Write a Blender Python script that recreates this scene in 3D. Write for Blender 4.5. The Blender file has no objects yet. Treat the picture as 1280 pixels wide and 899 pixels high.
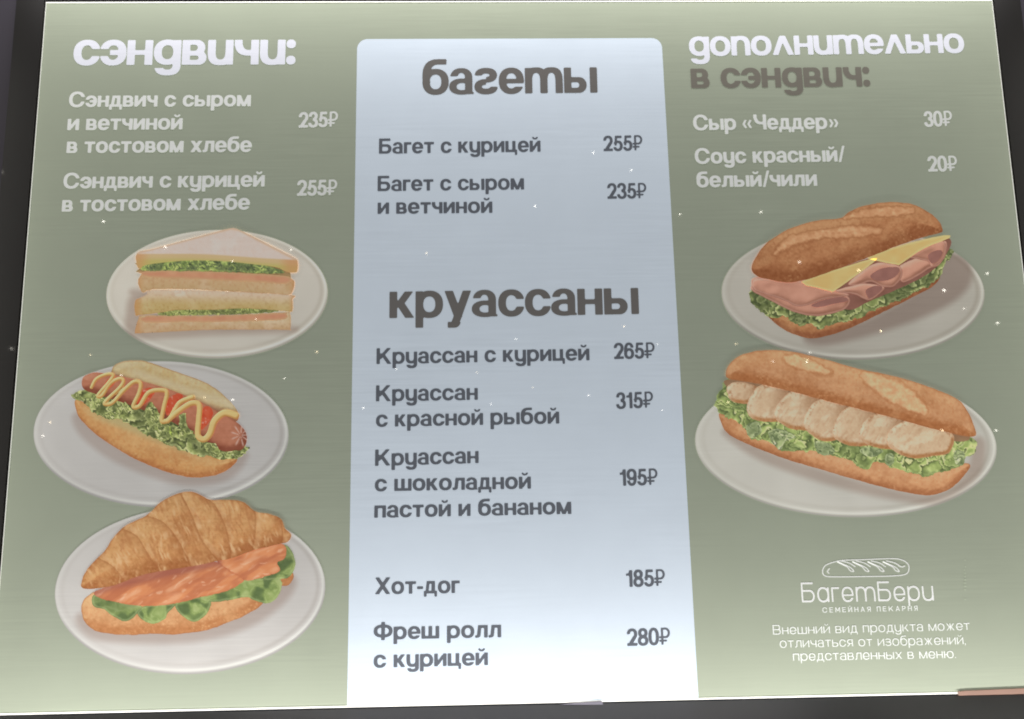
import bpy, math
import numpy as np
from mathutils import Matrix, Vector

# ------------------------------------------------------------------ camera, world, light, exposure
S = bpy.context.scene
COL = S.collection
F_PX, CXP, CYP = 850.0, 640.0, 449.5                       # focal length and centre in photo pixels (1280 wide)
POSE = (-0.1297, -0.0194, -0.0150, 0.0194, -0.0307, 0.6736)  # board -> camera (x right, y down, z forward)
SHEET_W, SHEET_H, Z0 = 1.0, 0.7020, 1.75                    # menu sheet in metres, height of its centre

def rot(a, b, c):
    ca, sa, cb, sb, cc, sc = math.cos(a), math.sin(a), math.cos(b), math.sin(b), math.cos(c), math.sin(c)
    return (np.array([[cc, -sc, 0], [sc, cc, 0], [0, 0, 1]]) @ np.array([[1, 0, 0], [0, ca, -sa], [0, sa, ca]])
            @ np.array([[cb, 0, sb], [0, 1, 0], [-sb, 0, cb]]))
RM = rot(*POSE[:3]); TV = np.array(POSE[3:])
HM = np.array([[F_PX, 0, CXP], [0, F_PX, CYP], [0, 0, 1]]) @ np.c_[RM[:, 0], RM[:, 1], TV]
HI = np.linalg.inv(HM)  # takes image pixels back through the fitted camera onto the sheet plane
def at(x, y):
    """image pixel positions -> metres on the sheet (u right, v up, from the sheet's centre)"""
    x = np.asarray(x, float); y = np.asarray(y, float)
    w = HI[2, 0]*x + HI[2, 1]*y + HI[2, 2]
    return (HI[0, 0]*x + HI[0, 1]*y + HI[0, 2])/w, -(HI[1, 0]*x + HI[1, 1]*y + HI[1, 2])/w

B2W = np.array([[1, 0, 0], [0, 0, 1], [0, -1, 0]], float)   # board (right, down, into wall) -> world
cam_pos = B2W @ (-RM.T @ TV) + np.array([0, 0, Z0])
axes = B2W @ RM.T                                           # columns: camera right, down, forward in world
cd = bpy.data.cameras.new('camera')
cam = bpy.data.objects.new('camera', cd); COL.objects.link(cam)
cam.matrix_world = Matrix([[axes[i, 0], -axes[i, 1], -axes[i, 2], cam_pos[i]] for i in range(3)] + [[0, 0, 0, 1]])
cd.sensor_width = 36; cd.lens = 36*F_PX/1280; cd.clip_start = 0.01; cd.clip_end = 50
S.camera = cam
S.render.resolution_x, S.render.resolution_y = 1024, 719
S.view_settings.view_transform = 'Standard'; S.view_settings.look = 'None'
S.view_settings.exposure = 0; S.view_settings.gamma = 1; S.view_settings.use_curve_mapping = False
S.cycles.filter_width = 1.9
S.cycles.use_denoising = True
W = bpy.data.worlds.new('World'); S.world = W; W.use_nodes = True
W.node_tree.nodes['Background'].inputs[0].default_value = (0.9, 0.88, 1.0, 1)
W.node_tree.nodes['Background'].inputs[1].default_value = 0.05     # dim room

BACKLIGHT = 0.385                                            # even glow of the light box behind the film
def edge_fill(name, loc, target, length, width, power, col):
    ld = bpy.data.lights.new(name, 'AREA'); ld.shape = 'RECTANGLE'; ld.size = length; ld.size_y = width
    ld.energy = power; ld.color = col
    o = bpy.data.objects.new(name, ld); COL.objects.link(o)
    o.location = loc
    d = (Vector(target)-Vector(loc)).normalized()
    x = Vector((1, 0, 0)) if abs(loc[0]) < .2 else Vector((0, 0, 1))
    z = -d; y = z.cross(x).normalized(); x = y.cross(z)
    o.rotation_euler = Matrix((x, y, z)).transposed().to_euler()
    return o
HW, HH = SHEET_W/2, SHEET_H/2
edge_fill('bottom_edge_fill', (0, -.10, Z0-HH-.07), (0, 0, Z0-HH+.03), 1.15, .012, 1.45, (1.0, .975, .975))  # added lamps in front of the sheet, standing in for the guide's edge glow
edge_fill('top_edge_fill', (0, -.08, Z0+HH+.07), (0, 0, Z0+HH-.03), 1.10, .012, 1.05, (1.0, .97, .98))
edge_fill('side_edge_fill', (-HW-.12, -.08, Z0), (-HW+.03, 0, Z0), .70, .012, 0.24, (1.0, .96, .88))
edge_fill('side_edge_fill', (HW+.12, -.08, Z0), (HW-.03, 0, Z0), .70, .012, 0.24, (1.0, .96, .88))

# the string of little warm bulbs in the room behind the camera: they mirror in the glossy film as sparkles
SPARKS = [(129,277,1),(207,309,1.1),(364,312,1.2),(396,440,.9),(291,327,.6),(320,399,.6),(63,528,.6),(54,545,.8),
 (152,469,.6),(256,497,.9),(291,500,1),(356,473,.7),(113,444,.5),(742,191,1.1),(789,213,1.1),(669,258,.9),(850,268,.8),
 (951,265,1.1),(533,317,1),(780,408,1),(596,466,.5),(666,484,.4),(736,494,.8),(828,513,.6),(454,510,.6),(614,505,.4),
 (999,328,1.1),(1073,338,1.4),(1180,363,1.4),(1234,342,1),(1205,386,.7),(1101,414,.8),(920,430,.8),(1012,441,1),
 (966,452,.8),(1009,450,.5),(1247,404,.9),(1245,538,.9),(1177,538,1),(910,503,1),(1008,453,.5),(15,436,1),(2,215,1.1),
 (645,424,.6),(495,461,.7),(822,430,.6)]
rs = np.random.RandomState(7)
for (x, y, s) in SPARKS:
    u, v = at(x, y)
    p = Vector((float(u), 0, float(v)+Z0)); c = Vector(cam_pos.tolist())
    d = (p-c).normalized(); d.y = -d.y                      # mirror direction
    dist = 2.2 + rs.rand()*1.3
    ld = bpy.data.lights.new('string_light_bulb', 'POINT'); ld.shadow_soft_size = 0.0024*dist*.75*s**.5
    ld.energy = 0.020*s; ld.color = (1, .80, .50) if rs.rand() < .4 else (1, .95, .85)
    o = bpy.data.objects.new('string_light_bulb', ld); COL.objects.link(o); o.location = p + d*dist

# ------------------------------------------------------------------ helpers
def nodes(name):
    m = bpy.data.materials.new(name); m.use_nodes = True
    nt = m.node_tree; return m, nt, nt.nodes['Principled BSDF']

def film_material():
    """printed film, lit from behind: ink colour filters the even backlight and reflects the added edge lamps"""
    m, nt, b = nodes('printed_film'); L = nt.links.new; N = nt.nodes.new
    a = N('ShaderNodeAttribute'); a.attribute_name = 'ink'
    tc = N('ShaderNodeTexCoord')
    def streak(sx, sy, detail, dist, lo, hi):
        mp = N('ShaderNodeMapping'); mp.inputs['Scale'].default_value = (sx, 1, sy); L(tc.outputs['Object'], mp.inputs[0])
        n = N('ShaderNodeTexNoise'); n.inputs['Scale'].default_value = 1; n.inputs['Detail'].default_value = detail
        n.inputs['Roughness'].default_value = .65; n.inputs['Distortion'].default_value = dist
        L(mp.outputs[0], n.inputs[0])
        r = N('ShaderNodeMapRange'); r.inputs[1].default_value = .35; r.inputs[2].default_value = .65
        r.inputs[3].default_value = lo; r.inputs[4].default_value = hi; L(n.outputs[0], r.inputs[0]); return r
    s1 = streak(11, 430, 2.0, .25, -1, 1)                    # fine horizontal streaks in the film colour
    s2 = streak(2.6, 11, 2.0, 0, -.15, 1)                    # they show in patches
    s3 = streak(14, 14, 3.0, 0, .985, 1.015)
    mu = N('ShaderNodeMath'); mu.operation = 'MULTIPLY'; L(s1.outputs[0], mu.inputs[0]); L(s2.outputs[0], mu.inputs[1])
    ma = N('ShaderNodeMath'); ma.operation = 'MULTIPLY_ADD'; L(mu.outputs[0], ma.inputs[0])
    ma.inputs[1].default_value = .042; L(s3.outputs[0], ma.inputs[2])
    vm = N('ShaderNodeVectorMath'); vm.operation = 'SCALE'; L(a.outputs['Color'], vm.inputs[0]); L(ma.outputs[0], vm.inputs['Scale'])
    L(vm.outputs[0], b.inputs['Base Color']); L(vm.outputs[0], b.inputs['Emission Color'])
    b.inputs['Emission Strength'].default_value = BACKLIGHT
    b.inputs['Roughness'].default_value = .6; b.inputs['Specular IOR Level'].default_value = 0
    b.inputs['Coat Weight'].default_value = 1; b.inputs['Coat Roughness'].default_value = .022
    return m
FILM = film_material()

def frame_material(ledge=0):
    m, nt, b = nodes('black_frame'); L = nt.links.new; N = nt.nodes.new
    tc = N('ShaderNodeTexCoord'); n = N('ShaderNodeTexNoise'); n.inputs['Scale'].default_value = 18; n.inputs['Detail'].default_value = 5
    L(tc.outputs['Object'], n.inputs[0])
    r = N('ShaderNodeValToRGB'); r.color_ramp.elements[0].color = (.010, .009, .0075, 1); r.color_ramp.elements[1].color = (.019, .017, .014, 1)
    L(n.outputs[0], r.inputs[0]); L(r.outputs[0], b.inputs['Base Color'])
    b.inputs['Roughness'].default_value = .55
    b.inputs['Coat Weight'].default_value = .35; b.inputs['Coat Roughness'].default_value = .03
    if ledge:
        r.color_ramp.elements[0].color = (.009, .009, .011, 1); r.color_ramp.elements[1].color = (.016, .017, .020, 1)
        b.inputs['Roughness'].default_value = .35; b.inputs['Coat Weight'].default_value = 1; b.inputs['Coat Roughness'].default_value = .3; b.inputs['Coat IOR'].default_value = 1.5
    return m
FRAME = frame_material()

def plain(name, c, rough=.6, n_scale=30, var=.2):
    m, nt, b = nodes(name); L = nt.links.new; N = nt.nodes.new
    tc = N('ShaderNodeTexCoord'); n = N('ShaderNodeTexNoise'); n.inputs['Scale'].default_value = n_scale; n.inputs['Detail'].default_value = 4
    L(tc.outputs['Object'], n.inputs[0])
    r = N('ShaderNodeValToRGB')
    r.color_ramp.elements[0].color = tuple(x*(1-var) for x in c)+(1,); r.color_ramp.elements[1].color = tuple(x*(1+var) for x in c)+(1,)
    L(n.outputs[0], r.inputs[0]); L(r.outputs[0], b.inputs['Base Color']); b.inputs['Roughness'].default_value = rough
    return m

def lin(c):
    c = np.asarray(c, float)/255
    return np.where(c <= .04045, c/12.92, ((c+.055)/1.055)**2.4)

def link(name, me, parent, mat, label=None):
    o = bpy.data.objects.new(name, me); COL.objects.link(o); o.parent = parent
    me.materials.append(mat)
    if label: o['label'] = label
    return o

def mesh_np(name, V, faces, colors=None, const=None):
    me = bpy.data.meshes.new(name)
    V = np.asarray(V, np.float32)
    if isinstance(faces, np.ndarray):
        n = len(faces)
        me.vertices.add(len(V)); me.vertices.foreach_set('co', V.ravel())
        me.loops.add(n*4); me.loops.foreach_set('vertex_index', faces.astype(np.int32).ravel())
        me.polygons.add(n); me.polygons.foreach_set('loop_start', np.arange(0, n*4, 4, dtype=np.int32))
        me.update(calc_edges=True)
    else:
        me.from_pydata(V.tolist(), [], faces); me.update()
    if colors is not None or const is not None:
        at_ = me.color_attributes.new('ink', 'FLOAT_COLOR', 'POINT')
        c = np.ones((len(V), 4), np.float32)
        c[:, :3] = colors if colors is not None else const
        at_.data.foreach_set('color', c.ravel())
    return me

def box_mesh(name, x0, x1, y0, y1, z0, z1, bev=.0015):
    import bmesh
    bm = bmesh.new(); bmesh.ops.create_cube(bm, size=1)
    for v in bm.verts:
        v.co = Vector(((x0+x1)/2+v.co.x*(x1-x0), (y0+y1)/2+v.co.y*(y1-y0), (z0+z1)/2+v.co.z*(z1-z0)))
    if bev: bmesh.ops.bevel(bm, geom=bm.edges[:], offset=bev, segments=2, affect='EDGES')
    me = bpy.data.meshes.new(name); bm.to_mesh(me); bm.free(); return me

# ------------------------------------------------------------------ setting and light box
wall = link('wall', box_mesh('wall', -2.2, 2.2, .008, .12, -1.75, 1.6, 0), None, plain('painted_wall', (.075, .068, .085), .8, 6))
wall.location = (0, 0, Z0); wall['kind'] = 'structure'

root = bpy.data.objects.new('menu_light_box', None); COL.objects.link(root); root.location = (0, 0, Z0)
root['label'] = 'backlit green and white sandwich menu board in a black frame on the wall'; root['category'] = 'menu board'

FT = .031
for (x0, x1, z0, z1) in ((-HW-FT, -HW, -HH+.0003, HH+FT), (HW, HW+FT, -HH+.0003, HH+FT)):
    link('frame_rail', box_mesh('frame_rail', x0, x1, -.0015, .006, z0, z1), root, FRAME)
for (z0, z1) in ((HH, HH+FT), (-HH-FT, -HH)):
    if z0 > 0: link('frame_rail', box_mesh('frame_rail', -HW+.0003, HW-.0003, -.0015, .006, z0, z1), root, FRAME)
    else:                                               # the bottom rail has a ledge that slopes out towards the viewer
        prof = [(.006, z1), (-.0005, z1), (-.0012, z1-.0012), (-.021, z1-.016), (-.023, z1-.019), (-.023, z0), (.006, z0)]
        n = len(prof); V = [(x, y, z) for x in (-HW-FT, HW+FT) for y, z in prof]
        Fc = [list(range(n)), list(range(n, 2*n))[::-1]]+[[i, i+n, (i+1) % n+n, (i+1) % n] for i in range(n)]
        link('frame_rail', mesh_np('frame_rail', V, Fc), root, frame_material(1))
link('back_box', box_mesh('back_box', -HW+.001, HW-.001, .002, .0065, -HH+.001, HH-.001, 0), root, plain('box_back', (.3, .3, .3)))

GREEN = lin((131, 137, 121))/.565
def quadsheet(name, pts, depth, ink, label=None, parent=None, edge=None):
    n = len(pts); V = [(x, -depth, z) for x, z in pts]
    return link(name, mesh_np(name, V, [list(range(n))[::-1]], const=ink), parent or root, FILM, label)
quadsheet('backlit_film', [(-HW+.0002, -HH+.0002), (-HW+.0002, HH-.0002), (HW-.0002, HH-.0002), (HW-.0002, -HH+.0002)], 0, GREEN,
          'sage green printed film')

# light escaping round the rim of the film: the lit edge of the light guide
em, nt, b = nodes('lit_guide_edge'); b.inputs['Base Color'].default_value = (.8, .8, .75, 1)
b.inputs['Emission Color'].default_value = (1, .99, .90, 1); b.inputs['Emission Strength'].default_value = .75
for (x0, x1, z0, z1) in ((-HW, HW, HH-.0013, HH), (-HW, HW, -HH, -HH+.0016), (-HW, -HW+.0006, -HH+.0016, HH-.0013), (HW-.0006, HW, -HH+.0016, HH-.0013)):
    link('lit_edge', box_mesh('lit_edge', x0+.0002, x1-.0002, -.0009, -.0004, z0+.0001, z1-.0001, 0), root, em)

# white centre column with rounded upper corners
(aL, bT), (aR, bT2) = at(446.6, 50), at(827, 47)
(aL2, _), (aR2, _) = at(434.0, 884), at(873, 874)
r0 = .011; top = float((bT+bT2)/2); pts = [(float(aL2), -HH+.0005)]
xl, xr = float(aL), float(aR)
pts += [(xl+r0-r0*math.cos(t), top-r0+r0*math.sin(t)) for t in np.linspace(0, math.pi/2, 10)]
pts += [(xr-r0+r0*math.sin(t), top-r0+r0*math.cos(t)) for t in np.linspace(0, math.pi/2, 10)]
pts += [(float(aR2), -HH+.0005)]
WHITE = np.array((.765, .86, .945))
quadsheet('centre_column', pts, .0002, WHITE, 'pale blue white printed column with rounded top corners')

# thin strips at the lower edge
def strip(name, pp, mat, label):
    V = []
    for dpt in (.0008, .0022):
        for (x, y) in pp:
            u, v = at(x, y); V.append((float(u), -dpt, float(v)))
    n = len(pp)
    fs = [list(range(n)), [i+n for i in range(n)][::-1]] + [[i, i+n, (i+1) % n+n, (i+1) % n] for i in range(n)]
    me = bpy.data.meshes.new(name); me.from_pydata(V, [], fs); me.update()
    link(name, me, root, mat, label)
strip('edge_strip', [(1196.5, 868.5), (1196.5, 863.6), (1207, 862.6), (1300, 858.8), (1300, 866)], plain('brown_strip', (.36, .21, .15), .5, 60, .1), 'thin brown strip along the lower right edge')
strip('edge_strip', [(700, 880), (715, 878.2), (751.5, 875.6), (753.0, 877.5), (753.5, 880)], plain('grey_strip', (.20, .19, .23), .5, 60, .1), 'short grey sliver on the lower edge under the white column')

# ------------------------------------------------------------------ lettering: every glyph is a signed shape, cut out as a flat mesh
def box(X, Y, x0, y0, x1, y1): return np.maximum(np.maximum(x0-X, X-x1), np.maximum(y0-Y, Y-y1))
def sup(X, Y, cx, cy, rx, ry, n=2.25):
    q = (np.abs((X-cx)/rx)**n + np.abs((Y-cy)/ry)**n)**(1/n); return (q-1)*min(rx, ry)
def ring(X, Y, x0, y0, x1, y1, w, h, n=2.25):
    cx, cy, rx, ry = (x0+x1)/2, (y0+y1)/2, (x1-x0)/2, (y1-y0)/2
    return np.maximum(sup(X, Y, cx, cy, rx, ry, n), -sup(X, Y, cx, cy, max(rx-w, .02), max(ry-h, .02), n))
def rb(X, Y, x0, y0, x1, y1, r):
    qx = np.abs(X-(x0+x1)/2)-(x1-x0)/2+r; qy = np.abs(Y-(y0+y1)/2)-(y1-y0)/2+r
    return np.hypot(np.maximum(qx, 0), np.maximum(qy, 0))+np.minimum(np.maximum(qx, qy), 0)-r
def D(X, Y, x0, y0, x1, y1, w, h):                     # bowl, flat on the left
    r = (y1-y0)/2*.98; ri = max((y1-y0)/2-h, .01)*.98
    o = np.maximum(rb(X, Y, x0-2, y0, x1, y1, r), x0-X)
    return np.maximum(o, -np.maximum(rb(X, Y, x0-2, y0+h, x1-w, y1-h, ri), x0+w*.5-X))
def par(X, Y, x0, y0, x1, y1, w):                       # slanted bar of horizontal width w
    t = (Y-y0)/(y1-y0); xc = x0+(x1-x0)*t
    k = 1/math.hypot(1, (x1-x0)/(y1-y0))
    return np.maximum((np.abs(X-xc)-w/2)*k, np.maximum(min(y0, y1)-Y, Y-max(y0, y1)))
U = lambda *a: np.minimum.reduce(a)
I = lambda *a: np.maximum.reduce(a)
CAP = 1.35
def glyph(ch, X, Y, w, h):
    B = lambda *a: box(X, Y, *a)
    O = lambda x0, y0, x1, y1, n=2.25: ring(X, Y, x0, y0, x1, y1, w, h, n)
    P = lambda *a: par(X, Y, *a)
    cut = lambda s, *a: np.maximum(s, -box(X, Y, *a))
    if ch == 'о': return O(0, -.02, 1.04, 1.02), 1.04
    if ch == 'с': return cut(O(0, -.02, 1.0, 1.02), .52, .36, 2, .645), .96
    if ch == 'э': return U(cut(O(-.02, -.02, .98, 1.02), -1, .36, .46, .645), B(.36, .5-h*.45, .9, .5+h*.45)), .96
    if ch == 'є': return U(cut(O(0, -.02, 1.0, 1.02), .52, .36, 2, .645), B(.1, .41, .6, .59)), .96
    if ch == 'е':
        s = U(O(0, -.02, 1.0, 1.02), B(w*.6, .40, 1.0-w*.4, .40+h*.8))
        return cut(s, .52, .27, 2, .40), .99
    if ch == 'а':
        arch = I(ring(X, Y, .02, .24, .90, 1.02, w, h*.85), U(.70-Y, .5-X), .62-Y)
        stem = B(.90-w, .0, .90, .66)
        bowl = I(ring(X, Y, -.02, -.02, 1.0, .61, w, h*.78), X-(.90-w*.5))
        return U(arch, stem, bowl, B(.86-w, 0, .95, .09)), .93
    if ch == 'α': return U(O(0, -.02, 1.0, 1.02), B(1.0-w, 0, 1.0, 1)), 1.0
    if ch == 'б':
        lo = O(0, -.02, 1.04, 1.0)
        up = I(ring(X, Y, 0, 0, 1.3, CAP+.03, w, h*.95, 2.6), .45-Y, X-.62)
        return U(lo, up, B(.6, CAP+.03-h*.95, .95, CAP+.03)), 1.03
    if ch == 'в': return U(B(0, 0, w, 1), D(X, Y, 0, 0, .92, .56, w, h*.85), D(X, Y, 0, .56-h*.85, .86, 1, w*.95, h*.85)), .92
    if ch == 'г': return U(B(0, 0, w, 1), B(0, 1-h, .68, 1)), .66
    if ch == 'д': return U(B(-.02, 0, 1.06, h*.95), B(-.02, -.26, w*.72, .05), B(1.06-w*.72, -.26, 1.06, .05), B(.90-w, 0, .90, 1), B(.26, 1-h*.95, .9, 1), P(.20+w*.1, 0, .33+w*.05, 1, w*.85)), 1.05
    if ch == 'ж': return U(B(.70-w/2, 0, .70+w/2, 1), P(.16, 0, .60, .55, w*1.1), P(.18, 1, .60, .45, w*1.1), P(1.24, 0, .80, .55, w*1.1), P(1.22, 1, .80, .45, w*1.1)), 1.40
    if ch == 'з':
        a = cut(O(-.02, .47, .84, 1.02), -1, .60, .36, .80); b = cut(O(-.02, -.02, .90, .60), -1, .22, .36, .40)
        return U(I(a, .4-np.maximum(X, Y-.1)), I(b, .3-np.maximum(X, .7-Y))), .88
    if ch in 'ий':
        s = U(B(0, 0, w, 1), B(.98-w, 0, .98, 1), P(w*.8, .12, .98-w*.8, .88, w*.95))
        if ch == 'й':
            br = I(ring(X, Y, .22, 1.10, .76, 1.60, w*.55, h*.62), Y-1.34)
            s = U(s, br)
        return s, .98
    if ch == 'u': return U(I(ring(X, Y, 0, -.02, .96, 1.1, w, h, 2.7), Y-.5), B(0, .45, w, 1), B(.96-w, 0, .96, 1)), .96
    if ch == 'ū': return U(I(ring(X, Y, 0, -.02, .96, 1.1, w, h, 2.7), Y-.5), B(0, .45, w, 1), B(.96-w, 0, .96, 1), B(.2, 1.2, .76, 1.2+h)), .96
    if ch == 'n': return U(I(ring(X, Y, 0, -.1, .96, 1.02, w, h, 2.7), .5-Y), B(0, 0, w, 1), B(.96-w, 0, .96, .55)), .96
    if ch == 'm':
        a = I(ring(X, Y, 0, -.1, .90, 1.02, w, h, 2.7), .5-Y); b = I(ring(X, Y, .90-w, -.1, 1.80-w, 1.02, w, h, 2.7), .5-Y)
        return U(a, b, B(0, 0, w, 1), B(.90-w, 0, .90, .55), B(1.8-2*w, 0, 1.8-w, .55)), 1.8-w
    if ch == 'g': return U(O(0, 0, 1.02, 1.02), B(1.02-w, .0, 1.02, 1), I(ring(X, Y, .04, -.40, 1.02, .6, w, h, 2.7), Y-.0, -(U(Y+.14, .45-X)*1.0) if False else Y+.02, I(np.full_like(X, -9.), -U(-(Y+.16), X-.30)*0-9)), B(1.02-w, -.1, 1.02, .2)), 1.02
    if ch == 'л': return U(B(.98-w, 0, .98, 1), B(.26, 1-h, .98, 1), P(.22+w*.15, .16, .30+w*.2, 1, w*.95), I(ring(X, Y, -.32, -.01, .22+w*.65, .5, w, h, 2.6), Y-.2, -.02-X), ), .98
    if ch == 'ʌ': return U(P(w*.52, 0, .54, 1, w*1.04), P(1.08-w*.52, 0, .54, 1, w*1.04)), 1.08
    if ch == 'к': return U(B(0, 0, w, 1), P(.93-w*.55, 0, .36, .62, w*1.15), P(.30, .40, .88-w*.5, 1, w*1.1)), .93
    if ch == 'м': return U(B(0, 0, w, 1), B(1.20-w, 0, 1.20, 1), P(.60, 0.0, w*.6, 1, w*.95), P(.60, 0.0, 1.20-w*.6, 1, w*.95)), 1.20
    if ch == 'н': return U(B(0, 0, w, 1), B(.96-w, 0, .96, 1), B(0, .5-h*.42, .96, .5+h*.42)), .96
    if ch == 'п': return U(B(0, 0, w, 1), B(.94-w, 0, .94, 1), B(0, 1-h, .94, 1)), .94
    if ch == 'р': return U(B(0, -.38, w, 1), O(0, -.02, 1.04, 1.02)), 1.04
    if ch == 'т': return U(B(.45-w/2, 0, .45+w/2, 1), B(0, 1-h, .90, 1)), .90
    if ch == 'у':                                       # u shape with a hooked tail
        return U(I(ring(X, Y, 0, 0, .98, 1.1, w, h, 2.7), Y-.5), B(0, .45, w, 1), B(.98-w, -.12, .98, 1), I(ring(X, Y, .05, -.40, .98, .42, w, h, 2.6), Y+.10), I(ring(X, Y, .05, -.40, .98, .42, w, h, 2.6), .6-X, Y+.16)), .98
    if ch == 'y': return U(P(w*.55, 1, .52, .02, w*1.1), P(.38, -.30, 1.0-w*.5, 1, w*1.08), B(.12, -.40, .42, -.40+h), I(ring(X, Y, .12, -.40, .62, .2, w, h), Y+.2, .3-X)), 1.0
    if ch == 'х': return U(P(w*.55, 0, 1.0-w*.55, 1, w*1.12), P(w*.55, 1, 1.0-w*.55, 0, w*1.12)), 1.0
    if ch == 'ц': return U(B(0, 0, w, 1), B(.92-w, 0, .92, 1), B(0, 0, 1.06, h), B(1.06-w*.72, -.26, 1.06, .1)), 1.05
    if ch == 'ч': return U(B(.92-w, 0, .92, 1), I(ring(X, Y, 0, .36, 1.1, 1.6, w, h, 2.6), Y-.8, X-.7), B(0, .75, w, 1), B(.5, .36, .9, .36+h)), .92
    if ch == 'ш': return U(B(0, 0, w, 1), B(.70-w/2, 0, .70+w/2, 1), B(1.40-w, 0, 1.40, 1), B(0, 0, 1.40, h)), 1.40
    if ch == 'ы': return U(B(0, 0, w, 1), D(X, Y, 0, 0, .90, .62, w, h*.9), B(1.03, 0, 1.03+w, 1)), 1.03+w
    if ch == 'ь': return U(B(0, 0, w, 1), D(X, Y, 0, 0, .90, .62, w, h*.9)), .90
    if ch == 'ю': return U(B(0, 0, w, 1), B(0, .5-h*.42, .5, .5+h*.42), O(.42, -.02, 1.42, 1.02)), 1.42
    if ch == 'я':
        return U(B(.90-w, 0, .90, 1), np.minimum(I(D(.90-X, Y, 0, .36, .86, 1, w, h*.85)), 9), P(w*.6, 0, .46, .42, w*1.1)), .90
    if ch == 's':                                       # mirrored s, the cursive form of г
        up = cut(O(.02, 1.02-.58, .90, 1.02), -1, .50, .46, .72)
        lo = cut(O(.0, -.02, .92, .58), .46, .28, 2, .50)
        up = I(up, I(.44-Y, U(.46-X, .72-Y))); lo = I(lo, I(Y-.58, U(X-.46, Y-.28)))
        return U(up, lo), .92
    if ch == 'С': return cut(O(0, -.03, 1.36, CAP+.03), .80, .48, 3, .88), 1.34
    if ch == 'Б': return U(B(0, 0, w, CAP), D(X, Y, 0, 0, 1.12, .84, w, h), B(0, CAP-h, 1.02, CAP)), 1.14
    if ch == 'В': return U(B(0, 0, w, CAP), D(X, Y, 0, 0, 1.18, .76, w, h), D(X, Y, 0, .76-h, 1.12, CAP, w, h)), 1.2
    if ch == 'К': return U(B(0, 0, w, CAP), P(1.28-w*.6, 0, .46, .90, w*1.2), P(.22, .42, 1.24-w*.6, CAP, w*1.2)), 1.28
    if ch == 'Х': return U(P(w*.6, 0, 1.28-w*.6, CAP, w*1.2), P(w*.6, CAP, 1.28-w*.6, 0, w*1.2)), 1.28
    if ch == 'Ф': return U(B(.74-w/2, -.05, .74+w/2, CAP+.05), O(0, .16, 1.48, CAP-.16, 2.4)), 1.48
    if ch == 'Ч': return U(B(1.14-w, 0, 1.14, CAP), I(ring(X, Y, 0, .46, 1.4, 2.2, w, h, 2.6), Y-1.0, X-.8), B(0, .98, w, CAP), B(.66, .46, 1.1, .46+h)), 1.14
    if ch == 'Е': return U(B(0, 0, w, CAP), B(0, 0, 1, h), B(0, CAP-h, 1, CAP), B(0, .6, .9, .6+h)), 1.02
    if ch == 'М': return U(B(0, 0, w, CAP), B(1.3-w, 0, 1.3, CAP), P(.65, .3, w*.6, CAP, w), P(.65, .3, 1.3-w*.6, CAP, w)), 1.3
    if ch in 'ИЙ':
        s = U(B(0, 0, w, CAP), B(1.1-w, 0, 1.1, CAP), P(w*.8, .1, 1.1-w*.8, CAP-.1, w))
        return (U(s, B(.3, CAP+.15, .8, CAP+.3)) if ch == 'Й' else s), 1.1
    if ch == 'Н': return U(B(0, 0, w, CAP), B(1.1-w, 0, 1.1, CAP), B(0, .6, 1.1, .6+h)), 1.1
    if ch == 'А': return U(P(w*.5, 0, .6, CAP, w), P(1.2-w*.5, 0, .6, CAP, w), B(.25, .35, .95, .35+h)), 1.2
    if ch == 'Я': return U(B(1.0-w, 0, 1.0, CAP), D(1.0-X, Y, 0, .5, .98, CAP, w, h), P(w*.6, 0, .5, .6, w)), 1.0
    if ch == 'П': return U(B(0, 0, w, CAP), B(1.05-w, 0, 1.05, CAP), B(0, CAP-h, 1.05, CAP)), 1.05
    if ch == 'Р': return U(B(0, 0, w, CAP), D(X, Y, 0, .5, 1.0, CAP, w, h)), 1.0
    if ch == '0': return O(0, -.03, .98, CAP+.03, 2.4), .98
    if ch == '1': return U(B(.34, 0, .34+w*1.02, CAP), B(.04, CAP-.44, .4, CAP-.44+h*.85), I(P(.30, CAP-.44, .46, CAP, w*.7), X-.5)), .66+w*.1
    if ch == '2':
        up = I(ring(X, Y, .0, CAP+.03-.88, .96, CAP+.03, w, h), I(-(U(Y-.92, 9+X*0)), 0*X-9) if False else ring(X, Y, .0, CAP+.03-.88, .96, CAP+.03, w, h))
        up = I(up, U(CAP-.42-Y, .55-X))                 # keep the upper half and the right side
        up = cut(up, .2, .0, .55, .95); up = I(up, .66-Y)
        return U(up, P(.02+w*.75, h*.3, .98-w*.78, .74, w*1.3), B(0, 0, .96, h)), .98
    if ch == '3':
        a = I(O(.03, CAP/2-.08, .93, CAP+.03), U(CAP-.40-Y, .44-X)); b = I(O(0, -.03, .98, CAP/2+.10), U(Y-.40, .46-X))
        return U(a, b), .98
    if ch == '5':
        b = I(O(0, -.03, .98, .92), U(Y-.34, .44-X, I(.66-Y, X-3)))
        return U(b, P(.14+w*.35, .48, .22+w*.35, CAP, w*.8), B(.2, CAP-h, .90, CAP), I(O(0, -.03, .98, .92), .60-Y, .16-X)), .98
    if ch == '6': return U(O(0, -.03, .98, .90), I(O(0, -.03, .98, CAP+.03, 2.4), U(.5-Y*1.0, X*0+9) if False else .45-Y, X-.5), I(O(0, -.03, .98, CAP+.03, 2.4), CAP-.42-Y)), .98
    if ch == '9': return glyph('6', .98-X, CAP-Y, w, h)
    if ch == '8': return U(O(.05, CAP/2-.06, .93, CAP+.03), O(0, -.03, .98, CAP/2+.10)), .98
    if ch == '₽': return U(B(.18, 0, .18+w*.7, CAP), D(X, Y, .18, .52, 1.02, CAP, w*.7, h*.7), B(0, .52, .5, .52+h*.7), B(0, .24, .72, .24+h*.7)), 1.0
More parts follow.
